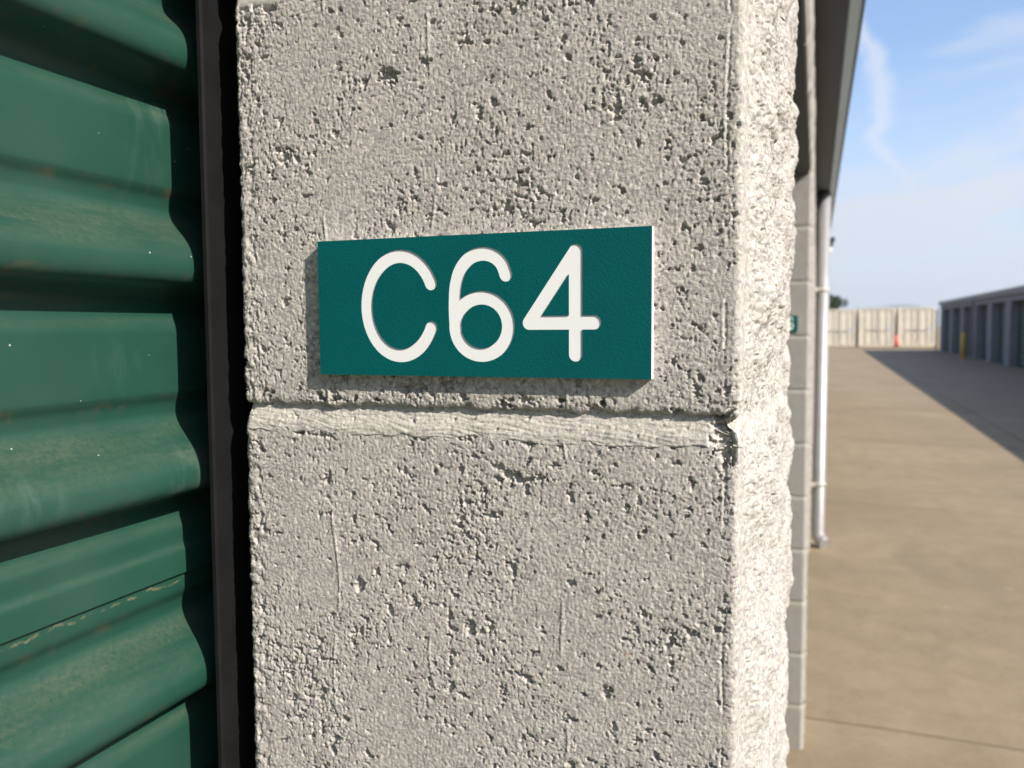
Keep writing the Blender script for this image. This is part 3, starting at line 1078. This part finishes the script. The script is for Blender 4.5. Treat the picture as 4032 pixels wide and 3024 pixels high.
def make_sign(name, chars, loc, label):
    """engraved two-layer plastic plate; local origin at its lower left back corner, front towards -y"""
    s_ = bpy.data.objects.new(name, None)
    col.objects.link(s_)
    s_.location = loc
    s_['label'] = label
    s_['category'] = 'sign'
    s_['group'] = 'unit number signs'
    T_SKIN, T_CORE = 0.0005, 0.0045
    face = MB().box(0, SW, -T_CORE - T_SKIN, -T_CORE, 0, SH).mesh('face_plate', M_sgreen)
    fo = bpy.data.objects.new('face_plate', face)
    col.objects.link(fo)
    cutters = []
    first = [c for c in chars]
    shift = {0: 0.0, 1: 0.0, 2: 0.0}
    for gi, ch in enumerate(chars):
        ox = 0.0
        if ch == '6' and gi == 2:
            ox = 0.0440
        gl = MB()
        parts = []
        for kind, dat in glyph_strokes(ch, ox):
            if kind == 'open':
                me = solid_from_poly(stroke_poly(dat, STROKE), -T_CORE - 0.003, -T_CORE + 0.00005, 'cut')
                fl = solid_from_poly(stroke_poly(dat, STROKE + 0.00004), -T_CORE - 0.00004 - 0.00001 * len(parts), -T_CORE + 0.0004, 'floor')
            else:
                me = ring_mesh(*dat, STROKE, -T_CORE - 0.003, -T_CORE + 0.00005, 'cut')
                fl = ring_mesh(*dat, STROKE + 0.00004, -T_CORE - 0.00004 - 0.00001 * len(parts), -T_CORE + 0.0004, 'floor')
            co = bpy.data.objects.new('cut', me)
            col.objects.link(co)
            cutters.append(co)
            parts.append(fl)
        bm = bmesh.new()
        for fl in parts:
            bm.from_mesh(fl)
        me = bpy.data.meshes.new('engraved_letter' if ch.isalpha() else 'engraved_digit')
        bm.to_mesh(me)
        bm.free()
        me.materials.append(M_swhite)
        link(me.name, me, s_, label='white engraved %s' % ch)
    for co in cutters:
        md = fo.modifiers.new('cut', 'BOOLEAN')
        md.operation = 'DIFFERENCE'
        md.solver = 'EXACT'
        md.object = co
    dg = bpy.context.evaluated_depsgraph_get()
    me = bpy.data.meshes.new_from_object(fo.evaluated_get(dg))
    fo.modifiers.clear()
    fo.data = me
    me.name = 'face_plate'
    for co in cutters:
        bpy.data.objects.remove(co)
    fo.parent = s_
    link('core', MB().box(0, SW, -T_CORE + 0.0001, 0.0, 0, SH).mesh('core', M_swhite), s_)
    return s_


make_sign('unit_sign', 'C64', (-0.2218, Y0, 1.6424), 'green plastic sign engraved C64 on the rough block pier')
make_sign('unit_sign', 'C66', (-0.2218, Y0 + PITCH, 1.6424), 'green plastic sign ending in 6 on the far shaded pier')

# ------------------------------------------------------------------ building across the drive
rb = bpy.data.objects.new('storage_building', None)
col.objects.link(rb)
rb['label'] = 'long low grey storage building in shade across the drive'
rb['category'] = 'building'
rb['group'] = 'rows of storage units'
rb.location = (RX, 0, 0)
RBH = 2.94
Y_FAR = 52.9
SPR = 3.45
NBAY = 20
PW = 0.90
for k in range(NBAY + 1):
    y = Y_FAR - k * SPR
    gz = float(ground_z(np.array(RX), np.array(y)))
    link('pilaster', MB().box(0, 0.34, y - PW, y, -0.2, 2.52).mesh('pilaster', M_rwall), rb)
    if k < NBAY:
        d_ = link('roll_up_door', MB().box(0.30, 0.33, y - SPR - 0.05, y - PW + 0.05, 0.0, 2.50).mesh('roll_up_door', M_dark), rb)
        if 20 < y < 54:
            z = gz + 0.02
            sm2 = None
            while z < 2.42:
                link('slat', MB().prism([(0.296, z), (0.282, z + 0.03), (0.272, z + 0.10), (0.282, z + 0.17), (0.296, z + 0.215)], 1, y - SPR + 0.004, y - PW - 0.004).mesh('slat', M_rdoor), d_)
                z += 0.22
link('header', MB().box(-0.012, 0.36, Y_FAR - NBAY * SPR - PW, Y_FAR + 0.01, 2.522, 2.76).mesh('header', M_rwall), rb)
link('fascia', MB().box(-0.11, 0.36, Y_FAR - NBAY * SPR - PW - 0.1, Y_FAR + 0.06, 2.762, RBH).mesh('fascia', M_rfascia), rb)
link('roof', MB().prism([(-0.15, RBH + 0.002), (-0.15, RBH + 0.035), (4.5, RBH + 0.33), (9.0, RBH + 0.035), (9.0, RBH + 0.002)], 1, Y_FAR - NBAY * SPR - PW - 0.15, Y_FAR + 0.10).mesh('roof', M_roof), rb)
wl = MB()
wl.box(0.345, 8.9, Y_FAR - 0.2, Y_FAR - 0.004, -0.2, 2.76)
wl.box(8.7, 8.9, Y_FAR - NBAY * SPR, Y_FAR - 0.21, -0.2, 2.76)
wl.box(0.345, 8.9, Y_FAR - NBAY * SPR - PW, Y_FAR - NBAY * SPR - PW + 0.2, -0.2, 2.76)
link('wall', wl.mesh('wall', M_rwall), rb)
yd = Y_FAR - 3 * SPR - 0.2
link('downspout', MB().box(-0.10, -0.014, yd - 0.06, yd + 0.06, 0.15, 2.77, 0.01).mesh('downspout', M_rfascia), rb)

# yellow bollard
by = 41.6
bx = 6.12
bz = float(ground_z(np.array(bx), np.array(by)))
bo = bpy.data.objects.new('bollard', None)
col.objects.link(bo)
bo.location = (bx, by, bz - 0.01)
bo['label'] = 'yellow steel bollard guarding the grey wall of the shaded building'
bo['category'] = 'bollard'
link('post', MB().tube([(0, 0, -0.05), (0, 0, 1.08), (0, 0, 1.13), (0, 0, 1.16), (0, 0, 1.175)], [0.10, 0.10, 0.09, 0.06, 0.02], 20).mesh('post', M_yellow), bo)
link('base_plate', MB().tube([(0, 0, -0.02), (0, 0, 0.03)], 0.15, 20).mesh('base_plate', M_yellow), bo)

# ------------------------------------------------------------------ shipping containers
CW, CH, CL = 2.28, 2.62, 6.06


def make_container(x0, label, y=CONT_Y, dz=0.0):
    c = bpy.data.objects.new('shipping_container', None)
    col.objects.link(c)
    c.location = (x0, y, 0.247 + dz)
    c['label'] = label
    c['category'] = 'container'
    c['group'] = 'containers across the end of the drive'
    f = MB()
    for x in (0.0, CW - 0.14):
        f.box(x, x + 0.14, 0.0, 0.16, 0.0, CH, 0.01, 1)
    f.box(0.141, CW - 0.141, 0.002, 0.15, 0.0, 0.16)
    f.box(0.141, CW - 0.141, 0.002, 0.15, CH - 0.12, CH - 0.002)
    link('frame', f.mesh('frame', M_cont), c)
    # corrugated box behind the frame
    pr2 = []
    n = 24
    for k in range(n):
        yy = 0.17 + (CL - 0.2) * k / n
        st = (CL - 0.2) / n
        pr2 += [(0.03, yy), (0.03, yy + st * 0.35), (0.065, yy + st * 0.5), (0.065, yy + st * 0.85)]
    left = pr2 + [(0.03, CL)]
    right = [(CW - x, yy) for x, yy in left[::-1]]
    link('body', MB().prism(left + right, 2, 0.02, CH - 0.01).mesh('body', M_cont), c)
    link('door_seal', MB().box(0.142, CW - 0.142, 0.10, 0.13, 0.17, CH - 0.13).mesh('door_seal', M_contdark), c)
    for s_ in (0, 1):
        xa = 0.165 if s_ == 0 else CW / 2 + 0.025
        xb = CW / 2 - 0.025 if s_ == 0 else CW - 0.165
        d_ = MB()
        # ribbed door leaf
        prof = []
        z = 0.19
        st = (CH - 0.13 - 0.02 - 0.19) / 9
        for k in range(9):
            prof += [(0.035, z), (0.035, z + st * 0.55), (0.062, z + st * 0.66), (0.062, z + st * 0.90)]
            z += st
        prof += [(0.035, z), (0.098, z), (0.098, 0.19)]
        d_.prism(prof, 0, xa, xb)
        dl = link('door', d_.mesh('door', M_cont), c)
        for q in (0.30, 0.80):
            xx = xa + (xb - xa) * (q if s_ == 0 else 1 - q)
            br = MB().tube([(xx, 0.012, 0.06), (xx, 0.012, CH - 0.05)], 0.017, 8)
            for zz_ in (0.12, 0.75, 1.85, CH - 0.10):
                br.box(xx - 0.05, xx + 0.05, 0.0, 0.034, zz_ - 0.03, zz_ + 0.03)
            br.box(xx - 0.02, xx + 0.42 if s_ == 0 else xx + 0.02, -0.012, 0.008, 1.10, 1.14) if s_ == 0 else br.box(xx - 0.42, xx + 0.02, -0.012, 0.008, 1.06, 1.10)
            link('locking_bar', br.mesh('locking_bar', M_bar), dl)
        if s_ == 1:
            link('label_plate', MB().box(xb - 0.34, xb - 0.08, 0.026, 0.033, 1.12, 1.30).mesh('label_plate', M_plate), dl)
    return c


make_container(0.29, 'cream shipping container in front of the dark tree', dz=-0.06)
make_container(2.78, 'cream shipping container between its two neighbours, cone at its right')
make_container(5.26, 'cream shipping container beside the shaded grey building')
make_container(-2.19, 'cream shipping container at the left end, behind the downspout')

# traffic cone
cn = bpy.data.objects.new('traffic_cone', None)
col.objects.link(cn)
cn.location = (5.14, CONT_Y - 0.55, 0.2465)
cn['label'] = 'red traffic cone in the gap between two cream containers'
cn['category'] = 'cone'
link('base', MB().box(-0.2, 0.2, -0.2, 0.2, 0, 0.04, 0.01, 1).mesh('base', M_rubber), cn)
link('body', MB().tube([(0, 0, 0.03), (0, 0, 0.80)], [0.155, 0.03], 20).mesh('body', M_red), cn)

# weathered post at the corner of the shaded building
po = bpy.data.objects.new('gate_post', None)
col.objects.link(po)
po.location = (6.44, Y_FAR + 0.35, 0.2)
po['label'] = 'thin weathered gate post at the corner of the shaded building'
po['category'] = 'post'
link('post', MB().tube([(0, 0, -0.3), (0, 0, 2.3)], 0.05, 12).mesh('post', M_bar), po)
link('cap', MB().tube([(0, 0, 2.3), (0, 0, 2.34)], [0.06, 0.03], 12).mesh('cap', M_bar), po)

# ------------------------------------------------------------------ tree behind the containers
def make_tree(loc, label):
    tr = bpy.data.objects.new('tree', None)
    col.objects.link(tr)
    tr.location = loc
    tr['label'] = label
    tr['category'] = 'tree'
    bark = paint_mat('bark', (0.09, 0.07, 0.05), 0.9)
    tk = MB().tube([(0, 0, -0.1), (0.05, 0, 1.0), (-0.05, 0.1, 2.2), (0, 0, 3.2)], [0.28, 0.2, 0.15, 0.06], 12)
    r_ = random.Random(4)
    ends = []
    for k in range(9):
        an = 2 * math.pi * k / 9
        e = Vector((2.3 * math.cos(an), 2.0 * math.sin(an), 2.6 + r_.random() * 0.9))
        tk.tube([(0, 0, 1.2 + 0.1 * k), tuple(e * 0.5 + Vector((0, 0, 0.7))), tuple(e)], [0.09, 0.06, 0.02], 8)
        ends.append(e)
    link('trunk', tk.mesh('trunk', bark), tr)
    lm_, t, b = new_mat('leaf')
    oi = obj_coord(t)
    c = mix_c(t, ramp(t, noise(t, oi, 1.4, 3), [(0.35, 0.0), (0.65, 1.0)]), (0.030, 0.050, 0.022), (0.060, 0.085, 0.035))
    t.links.new(c, b.inputs['Base Color'])
    b.inputs['Roughness'].default_value = 0.6
    g = np.random.default_rng(9)
    clumps = []
    for k in range(70):
        an = g.random() * 2 * math.pi
        rr = math.sqrt(g.random()) * 2.9
        top_ = 4.45 - 0.10 * rr ** 2 + 0.35 * g.standard_normal() * 0.5
        clumps.append((rr * math.cos(an), rr * math.sin(an) * 0.9, max(1.9, top_ - g.random() ** 1.5 * 1.7), 0.35 + 0.3 * g.random()))
    V, F_ = [], []
    for (x, y, z, cr) in clumps:
        n = 170
        d = g.standard_normal((n, 3))
        d /= np.linalg.norm(d, axis=1)[:, None]
        p = np.array((x, y, z)) + d * cr * (0.5 + 0.6 * g.random((n, 1)))
        for q in p:
            u = g.standard_normal(3)
            u /= np.linalg.norm(u)
            w_ = np.cross(u, g.standard_normal(3))
            w_ /= np.linalg.norm(w_)
            i0 = len(V)
            s_ = 0.09 + 0.05 * g.random()
            V += [q - u * s_, q + w_ * s_ * 0.45, q + u * s_, q - w_ * s_ * 0.45]
            F_.append((i0, i0 + 1, i0 + 2, i0 + 3))
    link('crown', raw_mesh('crown', np.array(V), np.array(F_), lm_), tr)


make_tree((0.35, 95.0, 0.236), 'rounded dark green tree rising behind the cream containers')

# ------------------------------------------------------------------ the hazy air
hz_m = bpy.data.materials.new('haze_air')
hz_m.use_nodes = True
ht = hz_m.node_tree
ht.nodes.clear()
pv = nd(ht, 'ShaderNodeVolumePrincipled')
pv.inputs['Color'].default_value = (0.86, 0.92, 1.0, 1)
pv.inputs['Density'].default_value = 0.00022
pv.inputs['Anisotropy'].default_value = 0.2
ho = nd(ht, 'ShaderNodeOutputMaterial')
ht.links.new(pv.outputs[0], ho.inputs['Volume'])
link('haze', MB().box(-4100, 4100, -4100, 5200, -1.5, 190.0).mesh('haze', hz_m), kind='stuff')
